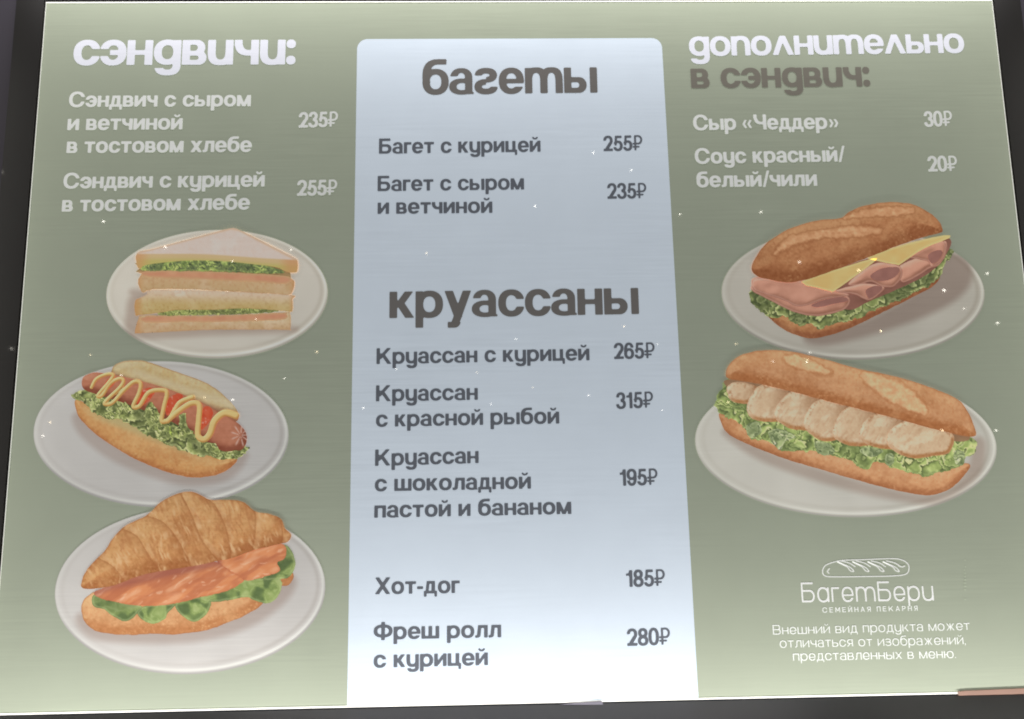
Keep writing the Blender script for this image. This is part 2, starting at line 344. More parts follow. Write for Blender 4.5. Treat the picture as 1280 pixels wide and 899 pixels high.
    if ch == ':': return U(sup(X, Y, w*.58, w*.58, w*.60, w*.60), sup(X, Y, w*.58, 1-w*.58, w*.60, w*.60)), w*1.2
    if ch == '.': return B(0, 0, w, w), w
    if ch == ',': return U(B(0, 0, w, w), P(w*.3, -.2, w*.7, 0.01, w*.6)), w
    if ch == '-': return B(0, .36, .50, .36+h), .50
    if ch == '/': return P(w*.4, -.05, .56-w*.1, CAP+.05, w*.72), .56
    if ch in '«»':
        x = X if ch == '«' else .92-X
        q = lambda o: U(par(x, Y, o+.28, .14, o+.08, .51, w*.7), par(x, Y, o+.28, .86, o+.08, .49, w*.7))
        return U(q(0), q(.44)), .92
    return None, .45

def hook(X, Y, w, h):                                   # tail of the cursive д
    return I(ring(X, Y, .04, -.42, 1.02, .55, w, h, 2.6), U(I(Y+.05, .62-0*X-9*0-1+0*Y), Y+.05), I(Y+.05, -(-1.0)*0+Y+.05))

_cache = {}
def glyph_mesh(ch, w, h, n, bold_shrink=0):
    key = (ch, round(w, 3), n)
    if key in _cache: return _cache[key]
    st = 1.0/n
    xs = np.arange(-.4, 1.9, st); ys = np.arange(-.52, 1.72, st)
    X, Y = np.meshgrid(xs, ys)
    if ch == 'g':
        s = U(ring(X, Y, 0, .0, 1.02, 1.02, w, h), box(X, Y, 1.02-w, -.1, 1.02, 1.0),
              I(ring(X, Y, .05, -.42, 1.02, .42, w, h, 2.6), Y+.04), )
        s = I(s, -box(X, Y, -1, -.13, .35, -.03)); adv = 1.02
    else: s, adv = glyph(ch, X, Y, w, h)
    if s is None: _cache[key] = (np.zeros((0, 2)), [], adv); return _cache[key]
    V = []; Fc = []; idx = {}
    def vid(x, y):
        k = (round(x, 5), round(y, 5))
        if k not in idx: idx[k] = len(V); V.append(k)
        return idx[k]
    ins = s < 0
    full = ins[:-1, :-1] & ins[1:, :-1] & ins[:-1, 1:] & ins[1:, 1:]
    anyi = ins[:-1, :-1] | ins[1:, :-1] | ins[:-1, 1:] | ins[1:, 1:]
    ny, nx = full.shape
    for j in np.nonzero(anyi.any(1))[0]:
        i = 0; row = full[j]; ar = anyi[j]
        while i < nx:
            if row[i]:
                k = i
                while k < nx and row[k]: k += 1
                Fc.append([vid(xs[i], ys[j]), vid(xs[k], ys[j]), vid(xs[k], ys[j+1]), vid(xs[i], ys[j+1])]); i = k
            elif ar[i]:
                c = [(j, i), (j, i+1), (j+1, i+1), (j+1, i)]; poly = []
                for q in range(4):
                    a, b = c[q], c[(q+1) % 4]; da, db = s[a], s[b]
                    if da < 0: poly.append((xs[a[1]], ys[a[0]]))
                    if (da < 0) != (db < 0):
                        t = da/(da-db); poly.append((xs[a[1]]+(xs[b[1]]-xs[a[1]])*t, ys[a[0]]+(ys[b[0]]-ys[a[0]])*t))
                if len(poly) >= 3:
                    f = [vid(*p) for p in poly]; f = [v for q, v in enumerate(f) if v != f[q-1]]
                    if len(f) >= 3: Fc.append(f)
                i += 1
            else: i += 1
    _cache[key] = (np.array(V), Fc, adv); return _cache[key]

TEXT_DEPTH = .0004
def text(name, s, L, R, xh, ink, w=.275, h=.225, track=.10, n=16, label=None, mode=None):
    """one line of print from baseline point L to baseline point R (image pixels), xh = x-height"""
    u0, v0 = at(*L); u1, v1 = at(*R)
    _, vt = at(L[0], L[1]-xh); sc = float(vt-v0)
    glyphs = []; x = 0; s = s.replace('o', 'о')
    for c in s:
        if mode == 'caps': pass
        V, Fc, adv = glyph_mesh(c, w, h, n); glyphs.append((V, Fc, x)); x += adv+track
    total = x-track
    ex = np.array([(u1-u0)/total, (v1-v0)/total]); AV = []; AF = []; off = 0
    for V, Fc, x0 in glyphs:
        if len(V) == 0: continue
        P = np.empty((len(V), 3)); gx = V[:, 0]+x0
        P[:, 0] = u0+ex[0]*gx; P[:, 1] = -TEXT_DEPTH; P[:, 2] = v0+ex[1]*gx+sc*V[:, 1]
        AV.append(P); AF += [[i+off for i in f] for f in Fc]; off += len(V)
    me = mesh_np(name, np.concatenate(AV), AF, const=ink)
    return link(name, me, root, FILM, label)

DARK = np.array((.182, .172, .160)); BODY = np.array((.145, .158, .18)); PALE = np.array((.90, .92, .88)); HEADW = np.array((.88, .90, .97))
HW_, HB = .295, .225
text('heading', 'сэнgвuчu:', (91.1, 81.8), (369.5, 80.8), 31, HEADW, HW_, HB, .04, 26, 'white heading сэндвичи:')
text('heading', 'баsеmы', (528, 118.6), (747, 116.2), 32, DARK, HW_, HB, .045, 26, 'dark grey heading багеты')
text('heading', 'кpуассаны'.replace('p', 'р').replace('у', 'y'), (486.7, 398), (798.9, 392.8), 33, DARK, HW_, HB, .05, 26, 'dark grey heading круассаны')
text('heading', 'gonoʌнumеʌьно', (861.7, 70.5), (1206, 66.3), 24, HEADW*.98, .275, .22, .03, 22, 'white heading дополнительно')
text('heading', 'в сэнgвuч:', (864, 110.7), (1088.2, 108.3), 24.5, np.array((.215, .200, .165)), HW_, HB, .05, 22, 'dark grey heading в сэндвич:')
LINES = [
 ('Сэндвич с сыром', (86, 134), (313.5, 133), 'w'), ('и ветчиной', (84.2, 163), (228, 162), 'w'), ('в тостовом хлебе', (83.2, 191.5), (314.5, 190), 'w'),
 ('Сэндвич с курицей', (79, 235.8), (330.7, 233.4), 'w'), ('в тостовом хлебе', (77.3, 264.7), (312, 262), 'w'),
 ('Багет с курицей', (473.7, 192.5), (675.8, 190), 'd'), ('Багет с сыром', (472, 239.3), (655.2, 237.2), 'd'), ('и ветчиной', (472, 267.8), (615.6, 266.4), 'd'),
 ('Круассан с курицей', (470.6, 455.4), (737, 450.6), 'd'), ('Круассан', (469.9, 502), (597.4, 500), 'd'), ('с красной рыбой', (469.9, 533.8), (699.2, 529.6), 'd'),
 ('Круассан', (468.8, 582.6), (598.4, 579), 'd'), ('с шоколадной', (468.5, 614.4), (663.8, 611), 'd'), ('пастой и бананом', (467.8, 647.4), (714.3, 642.6), 'd'),
 ('Хот-дог', (468.5, 743), (574.4, 741.3), 'd'), ('Фреш ролл', (467, 799.7), (626.6, 796.6), 'd'), ('с курицей', (467, 834.8), (610, 831.4), 'd'),
 ('Сыр «Чеддер»', (866.8, 163), (1048, 161.2), 'w'), ('Соус красный/', (868.9, 204.9), (1055.9, 202), 'w'), ('белый/чили', (871, 234.4), (1021.5, 232.4), 'w')]
for (s, L, R, c) in LINES:
    xh = 13.9+(L[1]-134)/700*1.9
    text('dish_name', s, L, R, xh, PALE if c == 'w' else BODY, .295, .225, .075, 16, 'printed line «%s»' % s)
PRICES = [('235₽', (373.3, 160), (422, 158.3), 'w'), ('255₽', (371.3, 245), (421, 243.7), 'w'), ('255₽', (754.5, 189.4), (803, 188), 'd'),
 ('235₽', (759.3, 248.9), (808, 247.9), 'd'), ('265₽', (767.6, 449.2), (818.4, 447.8), 'd'), ('315₽', (770.3, 511.4), (816.4, 509.4), 'd'),
 ('195₽', (774.5, 607.6), (822, 606), 'd'), ('185₽', (782.4, 734), (831.2, 732.3), 'd'), ('280₽', (784, 807.6), (837.7, 805.6), 'd'),
 ('30₽', (1155.6, 158.8), (1190.6, 157.4), 'w'), ('20₽', (1160.4, 214.8), (1196.8, 213.8), 'w')]
for (s, L, R, c) in PRICES:
    xh = 13.9+(L[1]-134)/700*1.9
    text('price', s, L, R, xh, PALE*.94 if c == 'w' else BODY, .30, .22, .01, 16, 'printed price %s' % s)
# baker's mark and small print
text('logo_lettering', 'Баrеmбеpu'.replace('r', 'г').replace('p', 'р').replace('б', 'Б').replace('а', 'α'), (1002.3, 753), (1167.3, 750.6), 18.4, np.minimum(PALE*1.05, .95), .13, .12, .22, 22, 'thin pale lettering БагетБери')
text('logo_lettering', 'СЕМЕЙНАЯ ПЕКАРНЯ', (1028, 765.7), (1147, 763.3), 4.7, PALE, .22, .20, .62, 12, 'tiny pale lettering СЕМЕЙНАЯ ПЕКАРНЯ')
for s, L, R in (('Внешний вид продукта может', (966.2, 793.2), (1212.3, 787.4)), ('отличаться от изображений,', (974.8, 809.7), (1207, 805.2)),
                ('представленных в меню.', (991.3, 825.9), (1194.8, 822.4))):
    text('small_print', s, L, R, 8.9, PALE*1.02, .145, .13, .19, 14, 'thin pale small print «%s»' % s)

def ribbon(name, lines, width, ink, parent, label=None, depth=TEXT_DEPTH):
    V = []; Fc = []
    for k, ln in enumerate(lines):
        p = np.array(ln, float); t = np.gradient(p, axis=0); t /= np.linalg.norm(t, axis=1)[:, None]+1e-9
        nrm = np.c_[-t[:, 1], t[:, 0]]*width/2; b = len(V)
        for a, q in zip(p+nrm, p-nrm):
            for r in (a, q):
                u, v = at(*r); V.append((float(u), -depth-.00004*k, float(v)))
        Fc += [[b+2*i, b+2*i+1, b+2*i+3, b+2*i+2] for i in range(len(p)-1)]
    return link(name, mesh_np(name, V, Fc, const=ink), parent, FILM, label)

def spline(pts, n=8, closed=True):
    P = np.array(pts, float); m = len(P); out = []
    for i in range(m if closed else m-1):
        p0, p1, p2, p3 = (P[(i-1) % m], P[i], P[(i+1) % m], P[(i+2) % m]) if closed else (P[max(i-1, 0)], P[i], P[i+1], P[min(i+2, m-1)])
        for t in np.arange(n)/n:
            out.append(.5*((2*p1)+(-p0+p2)*t+(2*p0-5*p1+4*p2-p3)*t*t+(-p0+3*p1-3*p2+p3)*t**3))
    if not closed: out.append(P[-1])
    return np.array(out)
zF = lambda x0, y0, f: (lambda pts: [(x0+a/f, y0+b/f) for a, b in pts])
zL = zF(840, 600, 2.909)
loaf = spline(zL([(547, 335), (556, 312), (590, 298), (625, 292), (690, 290), (760, 287), (820, 287), (852, 300), (861, 320), (850, 342), (800, 349), (700, 351), (610, 352), (560, 350)]), 6)
marks = [np.vstack([loaf, loaf[:1]])]
for a in (600, 655, 710, 765):
    marks.append(spline(zL([(a, 296), (a+22, 306), (a+48, 318), (a+60, 332), (a+48, 330), (a+36, 316), (a+16, 306), (a, 298)]), 5, False))
    marks.append(spline(zL([(a+12, 294), (a+44, 302), (a+66, 316)]), 5, False))
marks.append(spline(zL([(572, 322), (564, 332), (570, 340)]), 4, False)); marks.append(spline(zL([(822, 312), (836, 316), (846, 312)]), 4, False))
ribbon('logo_loaf', marks, 1.15, np.minimum(PALE*1.05, .95), root, 'thin outline drawing of a baguette above the logo lettering')
rr = np.random.RandomState(3); ticks = []
for i in range(13):
    y = 700+i*4.1; x = 1204.5+rr.rand()*1.2
    if rr.rand() < .8: ticks.append([(x, y), (x+1.2+rr.rand()*2.2, y+.3)])
ribbon('small_print', ticks, 1.1, GREEN*1.25, root, 'faint tiny print running up the right side')

# ------------------------------------------------------------------ printed food pictures
def vnoise(X, Y, s, seed):
    r = np.random.RandomState(seed).rand(128, 128); x = X/s; y = Y/s
    xi = np.floor(x).astype(int); yi = np.floor(y).astype(int); fx = x-xi; fy = y-yi
    fx = fx*fx*(3-2*fx); fy = fy*fy*(3-2*fy); g = lambda a, b: r[a % 128, b % 128]
    return (g(yi, xi)*(1-fx)+g(yi, xi+1)*fx)*(1-fy)+(g(yi+1, xi)*(1-fx)+g(yi+1, xi+1)*fx)*fy
def fbm(X, Y, s, seed, o=4):
    t = 0; a = .5; n = 0
    for k in range(o): t = t+a*vnoise(X, Y, s/2**k, seed+k*17); n += a; a *= .55
    return t/n
def poly_sdf(X, Y, P):
    d = np.full(X.shape, 1e9); ins = np.zeros(X.shape, bool); n = len(P)
    for i in range(n):
        ax, ay = P[i]; bx, by = P[(i+1) % n]; ex, ey = bx-ax, by-ay; l = ex*ex+ey*ey+1e-12
        t = np.clip(((X-ax)*ex+(Y-ay)*ey)/l, 0, 1); d = np.minimum(d, (X-ax-ex*t)**2+(Y-ay-ey*t)**2)
        if ay != by:
            c = (ay > Y) != (by > Y); ins ^= c & (X < (bx-ax)*(Y-ay)/(by-ay)+ax)
    d = np.sqrt(d); return np.where(ins, -d, d)
def line_d(X, Y, P):                                    # distance to an open polyline and parameter along it
    d = np.full(X.shape, 1e9); tt = np.zeros(X.shape); n = len(P)
    for i in range(n-1):
        ax, ay = P[i]; bx, by = P[i+1]; ex, ey = bx-ax, by-ay; l = ex*ex+ey*ey+1e-12
        t = np.clip(((X-ax)*ex+(Y-ay)*ey)/l, 0, 1); q = (X-ax-ex*t)**2+(Y-ay-ey*t)**2
        m = q < d; d = np.where(m, q, d); tt = np.where(m, (i+t)/(n-1), tt)
    return np.sqrt(d), tt
def sm(a, b, x): t = np.clip((x-a)/(b-a), 0, 1); return t*t*(3-2*t)
def mix(a, b, t):
    t = np.asarray(t)[..., None] if np.ndim(t) else t
    return np.asarray(a, float)*(1-t)+np.asarray(b, float)*t
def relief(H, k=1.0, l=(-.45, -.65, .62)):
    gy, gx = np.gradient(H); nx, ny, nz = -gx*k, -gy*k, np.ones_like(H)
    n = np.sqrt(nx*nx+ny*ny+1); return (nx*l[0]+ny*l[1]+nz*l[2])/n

STEP = 1.0
def layer(name, parent, sdf, bbox, paint, depth, field, label=None, step=STEP):
    """one printed patch: sdf(X,Y)<0 is inside, paint gives the ink in the photograph's 0..255 tones"""
    x0, y0, x1, y1 = bbox
    X, Y = np.meshgrid(np.arange(x0, x1+step, step), np.arange(y0, y1+step, step))
    d = sdf(X, Y)
    C = paint(X, Y, d)
    gr = np.maximum(C[..., 1]-C[..., 0], 0); C[..., 0] += gr*.35; C[..., 1] -= gr*.12    # greens of the print lean to olive
    C = np.clip(C, 0, 255)
    gy, gx = np.gradient(d, step); g2 = gx*gx+gy*gy+1e-6
    out = d > 0; f = np.where(out, np.clip(d, 0, 1.3*step)/g2, 0); f = np.where(np.sqrt(g2)*f > 1.5*step, 1.5*step/np.sqrt(g2), f)
    Xs = X-gx*f; Ys = Y-gy*f
    ins = ~out; cell = ins[:-1, :-1] | ins[1:, :-1] | ins[:-1, 1:] | ins[1:, 1:]
    ny, nx = X.shape; idx = np.arange(ny*nx).reshape(ny, nx)
    q = np.stack([idx[:-1, :-1][cell], idx[1:, :-1][cell], idx[1:, 1:][cell], idx[:-1, 1:][cell]], 1)
    used = np.unique(q); remap = np.full(ny*nx, -1); remap[used] = np.arange(len(used)); q = remap[q]
    u, v = at(Xs.ravel()[used], Ys.ravel()[used])
    V = np.c_[u, np.full(len(u), -depth), v]
    ink = lin(C.reshape(-1, 3)[used])/field
    return link(name, mesh_np(name, V, q, colors=np.clip(ink, 0, .95)), parent, FILM, label)
def shape(name, parent, pts, paint, depth, field, wob=0, wscale=6, seed=1, n=8, label=None):
    P = spline(pts, n) if n > 1 else np.array(pts, float)
    def f(X, Y):
        d = poly_sdf(X, Y, P)
        if wob: d = d+(fbm(X, Y, wscale, seed, 3)-.5)*2*wob
        return d
    m = 3+wob*1.5
    return layer(name, parent, f, (math.floor(P[:, 0].min()-m), math.floor(P[:, 1].min()-m), P[:, 0].max()+m, P[:, 1].max()+m), paint, depth, field, label)

def ell(X, Y, cx, cy, rx, ry, a=0):
    c, s = math.cos(a), math.sin(a); x = (X-cx)*c+(Y-cy)*s; y = -(X-cx)*s+(Y-cy)*c
    q = np.sqrt((x/rx)**2+(y/ry)**2); g = np.sqrt((x/rx**2)**2+(y/ry**2)**2)+1e-9
    return (q-1)*q/g, x/rx, y/ry

def plate(parent, cx, cy, rx, ry, ang, field, base, rimc, shadow=None, label=None, lipoff=(0, -3)):
    def f(X, Y): return ell(X, Y, cx, cy, rx, ry, ang)[0]
    def paint(X, Y, d):
        _, ex, ey = ell(X, Y, cx, cy, rx, ry, ang)
        c = mix(base, np.array(base)*.94, sm(-.8, .9, ex*.5+ey*.6))
        c = c+(fbm(X, Y, 40, 5, 2)-.5)[..., None]*8
        di = ell(X, Y, cx+lipoff[0], cy+lipoff[1], rx*.945, ry*.915, ang)[0]
        dm = ell(X, Y, cx+lipoff[0]*.5, cy+lipoff[1]*.5, rx*.985, ry*.965, ang)[0]
        well = np.exp(-(di/2.6)**2); c = c-well[..., None]*np.array((11, 12, 13))*(.35+.65*sm(-.6, .8, ex-ey*.2))[..., None]
        c = mix(c, rimc, np.exp(-(dm/2.1)**2)*(.28+.5*sm(-.2, .9, ex*.8+ey*.5)))
        under = sm(-4.2, -.5, d)*sm(-.1, .5, ey+.15*ex); c = mix(c, np.array(base)*.74, under*.75)
        if shadow: c = shadow(X, Y, c)
        return mix(c, np.array(base)*.80, sm(-1.0, 0, d)*.55)
    layer('plate', parent, f, (math.floor(cx-rx-4), math.floor(cy-ry-6), cx+rx+4, cy+ry+6), paint, .0006, field, label)

def blob_shadow(pts, width, amt, col=(120, 92, 78)):
    P = spline(pts, 6)
    def f(X, Y, c):
        d = poly_sdf(X, Y, P); return mix(c, mix(c, col, .85), (1-sm(-width*.3, width, d))*amt)
    return f

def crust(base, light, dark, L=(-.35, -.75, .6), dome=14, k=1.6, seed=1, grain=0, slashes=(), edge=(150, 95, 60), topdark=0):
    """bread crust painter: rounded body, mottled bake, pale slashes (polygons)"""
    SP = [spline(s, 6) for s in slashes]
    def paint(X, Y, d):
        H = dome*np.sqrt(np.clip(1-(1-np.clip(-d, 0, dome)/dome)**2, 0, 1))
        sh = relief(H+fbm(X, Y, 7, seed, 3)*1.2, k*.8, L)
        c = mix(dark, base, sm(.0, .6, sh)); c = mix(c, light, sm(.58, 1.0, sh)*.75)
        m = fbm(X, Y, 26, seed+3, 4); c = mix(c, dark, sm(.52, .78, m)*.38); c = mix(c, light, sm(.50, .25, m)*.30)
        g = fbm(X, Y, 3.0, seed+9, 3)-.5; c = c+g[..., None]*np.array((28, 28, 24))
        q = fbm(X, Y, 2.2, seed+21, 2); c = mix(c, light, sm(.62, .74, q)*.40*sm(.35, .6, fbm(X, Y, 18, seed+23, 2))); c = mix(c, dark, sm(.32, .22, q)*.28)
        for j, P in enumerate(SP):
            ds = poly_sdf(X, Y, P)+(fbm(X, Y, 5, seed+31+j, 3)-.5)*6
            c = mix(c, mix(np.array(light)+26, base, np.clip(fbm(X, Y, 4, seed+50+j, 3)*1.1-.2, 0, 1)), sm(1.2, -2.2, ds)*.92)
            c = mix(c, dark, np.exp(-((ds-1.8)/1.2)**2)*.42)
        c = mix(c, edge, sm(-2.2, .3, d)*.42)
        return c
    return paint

def leafy(base, light, dark, seed, s=9, vein=True):
    """curled leaf edges: folds rise slowly from a dark hollow to a pale rim and then drop"""
    def paint(X, Y, d):
        wx = fbm(X, Y, s*1.3, seed+1, 3)*s*1.6; wy = fbm(X, Y, s*1.3, seed+2, 3)*s*1.6
        r = fbm(X+wx, Y+wy, s*2.1, seed, 3)*5.2+d*.05
        t = r-np.floor(r)
        dk = np.array(dark)*.95; bs = np.array(base)*1.12; lt = np.array(light)*1.12
        c = mix(dk, bs, sm(.0, .5, t)); c = mix(c, lt, sm(.5, .92, t)*.6)
        rim = np.exp(-((t-.92)/.07)**2); c = mix(c, lt*1.08, rim*.9)
        c = mix(c, dark, sm(.62, .36, fbm(X, Y, s*1.7, seed+7, 2))*.55)
        g = fbm(X, Y, 2.6, seed+11, 3)-.5; c = c+g[..., None]*np.array((38, 40, 30))
        c = mix(c, light, np.exp(-((d+1.1)/.9)**2)*.45*sm(.4, .6, fbm(X, Y, 5, seed+13, 2)))
        return c
    return paint

def crumb(base, dark, light, seed, sc=2.6):
    def paint(X, Y, d):
        g = fbm(X, Y, sc, seed, 3); b = fbm(X, Y, 16, seed+5, 2)
        c = mix(base, light, sm(.45, .8, b)*.7); c = mix(c, dark, sm(.56, .72, g)*.28); c = mix(c, light, sm(.42, .25, g)*.3)
        return mix(c, dark, sm(-1.8, .2, d)*.35)
    return paint

def picture(name, label):
    e = bpy.data.objects.new(name, None); COL.objects.link(e); e.parent = root; e['label'] = label; return e
d0 = .0008; dd = .00012

# --- toast sandwich (upper left)
z = zF(120, 270, 4.129); FI = .64
pic = picture('toast_sandwich_picture', 'printed picture of a stacked triangle toast sandwich on a plate')
plate(pic, 271.5, 368, 138.3, 80.3, -.02, .57, (194, 189, 176), (212, 211, 198),
      blob_shadow(z([(190, 420), (260, 400), (900, 560), (1010, 590), (600, 606), (250, 625), (170, 590), (170, 500)]), 9, .42), 'white round plate')
def toastside(seed, y0, y1, top=(200, 178, 140), low=(190, 158, 118)):
    cr = crumb((188, 162, 118), (158, 126, 84), (200, 178, 142), seed)
    def p(X, Y, d):
        c = cr(X, Y, d); t = sm(y0, y1, Y+(X-270)*-.02)
        c = c+mix(np.array(top)-np.array((188, 162, 118)), np.array(low)-np.array((188, 162, 118)), t)
        e = sm(182, 172, X)+sm(359, 369, X); return mix(c, (192, 140, 92), np.clip(e, 0, 1)*.6)
    return p
hamp = lambda seed: (lambda X, Y, d: mix(mix((205, 156, 120), (190, 132, 102), fbm(X, Y, 9, seed, 3)), (190, 160, 118), sm(-3.2, .2, d)*.75))
shape('bread_slice', pic, z([(222, 530), (262, 514), (600, 520), (960, 500), (1002, 500), (1003, 583), (970, 588), (600, 588), (230, 606), (206, 602), (204, 590)]), toastside(3, 395, 412), d0, FI, .4, 4, n=3, label='lowest bread slice')
shape('ham_slice', pic, z([(258, 518), (600, 516), (965, 500), (985, 506), (985, 530), (900, 540), (600, 548), (400, 548), (262, 552)]), hamp(4), d0+dd, FI, .7, 6, n=3)
shape('lettuce_leaf', pic, z([(325, 500), (360, 484), (600, 484), (760, 476), (900, 480), (940, 494), (800, 506), (600, 512), (345, 515)]), leafy((126, 142, 82), (172, 182, 112), (88, 96, 62), 8, 3.5), d0+2*dd, FI, 1.0, 4, n=3)
shape('bread_slice', pic, z([(205, 440), (232, 425), (270, 405), (290, 384), (600, 388), (1000, 408), (1015, 430), (1016, 488), (1000, 494), (900, 486), (760, 478), (600, 486), (430, 486), (340, 500), (235, 512), (206, 512)]), toastside(13, 366, 384, (206, 184, 158), (186, 162, 108)), d0+3*dd, FI, .5, 4, n=3, label='third bread slice with pale top face')
shape('inner_shade', pic, z([(240, 268), (262, 240), (960, 250), (1000, 285), (1004, 330), (960, 330), (270, 300)]), lambda X, Y, d: mix((150, 122, 84), (168, 142, 100), fbm(X, Y, 5, 8, 2)), d0+3.6*dd, FI, .4, 5, n=3)  # dark patch: painted shade in the gap under the top slice
shape('bread_slice', pic, z([(222, 330), (240, 300), (270, 290), (960, 312), (1000, 320), (1026, 345), (1018, 385), (996, 408), (900, 402), (600, 386), (500, 380), (300, 380), (250, 396), (232, 380), (222, 355)]), toastside(23, 346, 364, (196, 164, 124), (190, 160, 118)), d0+4*dd, FI, .6, 4, n=3, label='second bread slice with brown crumb')
shape('ham_slice', pic, z([(266, 286), (600, 290), (980, 312), (984, 352), (880, 345), (700, 336), (500, 326), (276, 318)]), hamp(5), d0+5*dd, FI, .7, 6, n=3)
shape('lettuce_leaf', pic, z([(236, 268), (262, 250), (480, 230), (700, 232), (900, 262), (980, 292), (930, 300), (700, 292), (500, 286), (270, 284), (240, 280)]), leafy((112, 144, 80), (160, 186, 104), (74, 92, 70), 9, 4.5), d0+6*dd, FI, 1.3, 4, n=3)
def topslice(X, Y, d):
    c = crumb((206, 190, 178), (197, 178, 162), (212, 197, 187), 31, 3)(X, Y, d)
    xz = (X-120)*4.129; yz = (Y-270)*4.129
    edge = 200+(xz-215)*.036-26*np.exp(-((xz-560)/260)**2)*.5
    side = sm(-4, 5, yz-edge)
    sidec = mix((196, 172, 128), (182, 172, 104), sm(12, 42, yz-edge)); sidec = mix(sidec, (196, 142, 98), np.clip(sm(300, 215, xz)+sm(930, 1010, xz), 0, 1)*.65)
    c = mix(c, sidec, side)
    P = z([(215, 195), (700, 68), (740, 75), (1040, 232)])
    ld, _ = line_d(X, Y, P); return mix(c, (198, 158, 114), np.exp(-(ld/1.5)**2)*.5)
shape('bread_slice', pic, z([(216, 192), (300, 172), (560, 102), (690, 68), (735, 72), (860, 132), (1010, 208), (1042, 232), (1042, 284), (1030, 294), (985, 290), (930, 266), (800, 250), (690, 238), (560, 232), (420, 236), (262, 256), (238, 272), (218, 264)]), topslice, d0+7*dd, FI, .3, 4, n=3, label='top bread slice with pale triangular face')

# --- hot dog (middle left)
z = zF(30, 440, 3.765); FI = .75
pic = picture('hot_dog_picture', 'printed picture of a hot dog with mustard and lettuce on a plate')
plate(pic, 201.7, 543, 159.3, 91.3, .01, .62, (182, 180, 175), (204, 205, 196),
      blob_shadow(z([(260, 300), (500, 440), (980, 480), (1040, 500), (960, 590), (800, 620), (640, 590), (420, 500), (270, 380)]), 9, .35), 'white round plate')
def backbun(X, Y, d):
    c = crust((200, 176, 126), (214, 200, 160), (186, 150, 88), seed=61, dome=10)(X, Y, d)
    xz = (X-30)*3.765; yz = (Y-440)*3.765; l = yz-(62+(xz-430)*.33)
    c = mix(c, (212, 200, 168), np.exp(-((l-6)/26)**2)*.6*sm(420, 560, xz)); return mix(c, (158, 112, 88), sm(22, 60, l)*.85)
shape('bun_half', pic, z([(415, 85), (440, 56), (490, 42), (560, 42), (640, 66), (760, 108), (870, 152), (950, 212), (1000, 270), (1012, 310), (990, 330), (930, 320), (800, 270), (640, 200), (520, 160), (420, 130)]), backbun, d0, FI, .5, 6, label='back half of the bun')
lowbun = crust((206, 154, 98), (216, 178, 124), (180, 118, 72), seed=64, dome=16, k=1.2, edge=(178, 112, 66), L=(-.3, -.5, .75))
def lb(X, Y, d):
    c = lowbun(X, Y, d); xz = (X-30)*3.765; yz = (Y-440)*3.765; l = yz-(245+(xz-250)*.385)
    return mix(c, (190, 178, 128), sm(55, 10, l)*sm(250, 420, xz)*sm(900, 700, xz)*.8)
shape('bun_half', pic, z([(248, 225), (330, 260), (450, 310), (600, 390), (750, 450), (900, 490), (1000, 500), (985, 535), (930, 570), (860, 588), (770, 588), (650, 556), (500, 490), (360, 402), (280, 330), (250, 282)]), lb, d0+dd, FI, .5, 6, label='front half of the bun')
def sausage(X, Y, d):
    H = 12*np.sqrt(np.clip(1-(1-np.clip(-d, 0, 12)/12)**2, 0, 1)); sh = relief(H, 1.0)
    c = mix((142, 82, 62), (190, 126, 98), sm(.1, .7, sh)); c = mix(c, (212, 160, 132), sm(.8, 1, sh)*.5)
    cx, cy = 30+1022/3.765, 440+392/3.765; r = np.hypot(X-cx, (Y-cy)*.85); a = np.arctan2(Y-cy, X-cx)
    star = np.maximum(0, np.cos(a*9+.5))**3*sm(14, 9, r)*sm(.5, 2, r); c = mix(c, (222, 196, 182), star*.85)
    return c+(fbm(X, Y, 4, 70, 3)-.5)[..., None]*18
shape('lettuce_leaf', pic, z([(232, 205), (262, 188), (330, 175), (450, 190), (600, 230), (760, 290), (850, 390), (960, 455), (1052, 445), (1050, 475), (1010, 500), (940, 502), (860, 490), (760, 470), (660, 425), (560, 375), (440, 318), (340, 290), (290, 245), (245, 225)]), leafy((132, 150, 90), (192, 202, 138), (80, 94, 60), 71, 8), d0+2*dd, FI, 3.6, 5)
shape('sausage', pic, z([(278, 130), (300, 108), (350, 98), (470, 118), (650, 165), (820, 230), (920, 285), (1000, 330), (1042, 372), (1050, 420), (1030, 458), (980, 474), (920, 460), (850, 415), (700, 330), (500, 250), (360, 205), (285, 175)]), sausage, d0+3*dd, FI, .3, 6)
ket = lambda X, Y, d: mix(mix((196, 74, 48), (214, 110, 78), fbm(X, Y, 5, 77, 3)), (236, 190, 170), sm(.68, .8, fbm(X, Y, 3, 79, 2))*.6)
for pp in ([(560, 180), (600, 170), (620, 190), (580, 240), (540, 260), (535, 220)], [(690, 215), (730, 195), (750, 215), (700, 280), (675, 300), (668, 250)],
           [(850, 260), (880, 262), (890, 300), (850, 360), (835, 360), (838, 300)], [(400, 130), (440, 122), (430, 150), (380, 190), (368, 180)]):
    shape('ketchup_drop', pic, z(pp), ket, d0+4*dd, FI, .6, 4, 3)
wisps = leafy((138, 156, 92), (198, 208, 140), (84, 100, 62), 91, 5)
for pp in ([(580, 250), (600, 236), (625, 262), (650, 330), (600, 350), (570, 300)], [(735, 300), (765, 290), (770, 350), (800, 380), (700, 400), (690, 350), (730, 350)],
           [(330, 215), (370, 215), (460, 260), (480, 235), (500, 280), (430, 318), (350, 290)], [(620, 360), (680, 345), (700, 400), (640, 420)], [(850, 440), (900, 430), (940, 470), (1040, 460), (1010, 500), (900, 500)]):
    shape('lettuce_leaf', pic, z(pp), wisps, d0+5*dd, FI, 1.6, 5, 4)
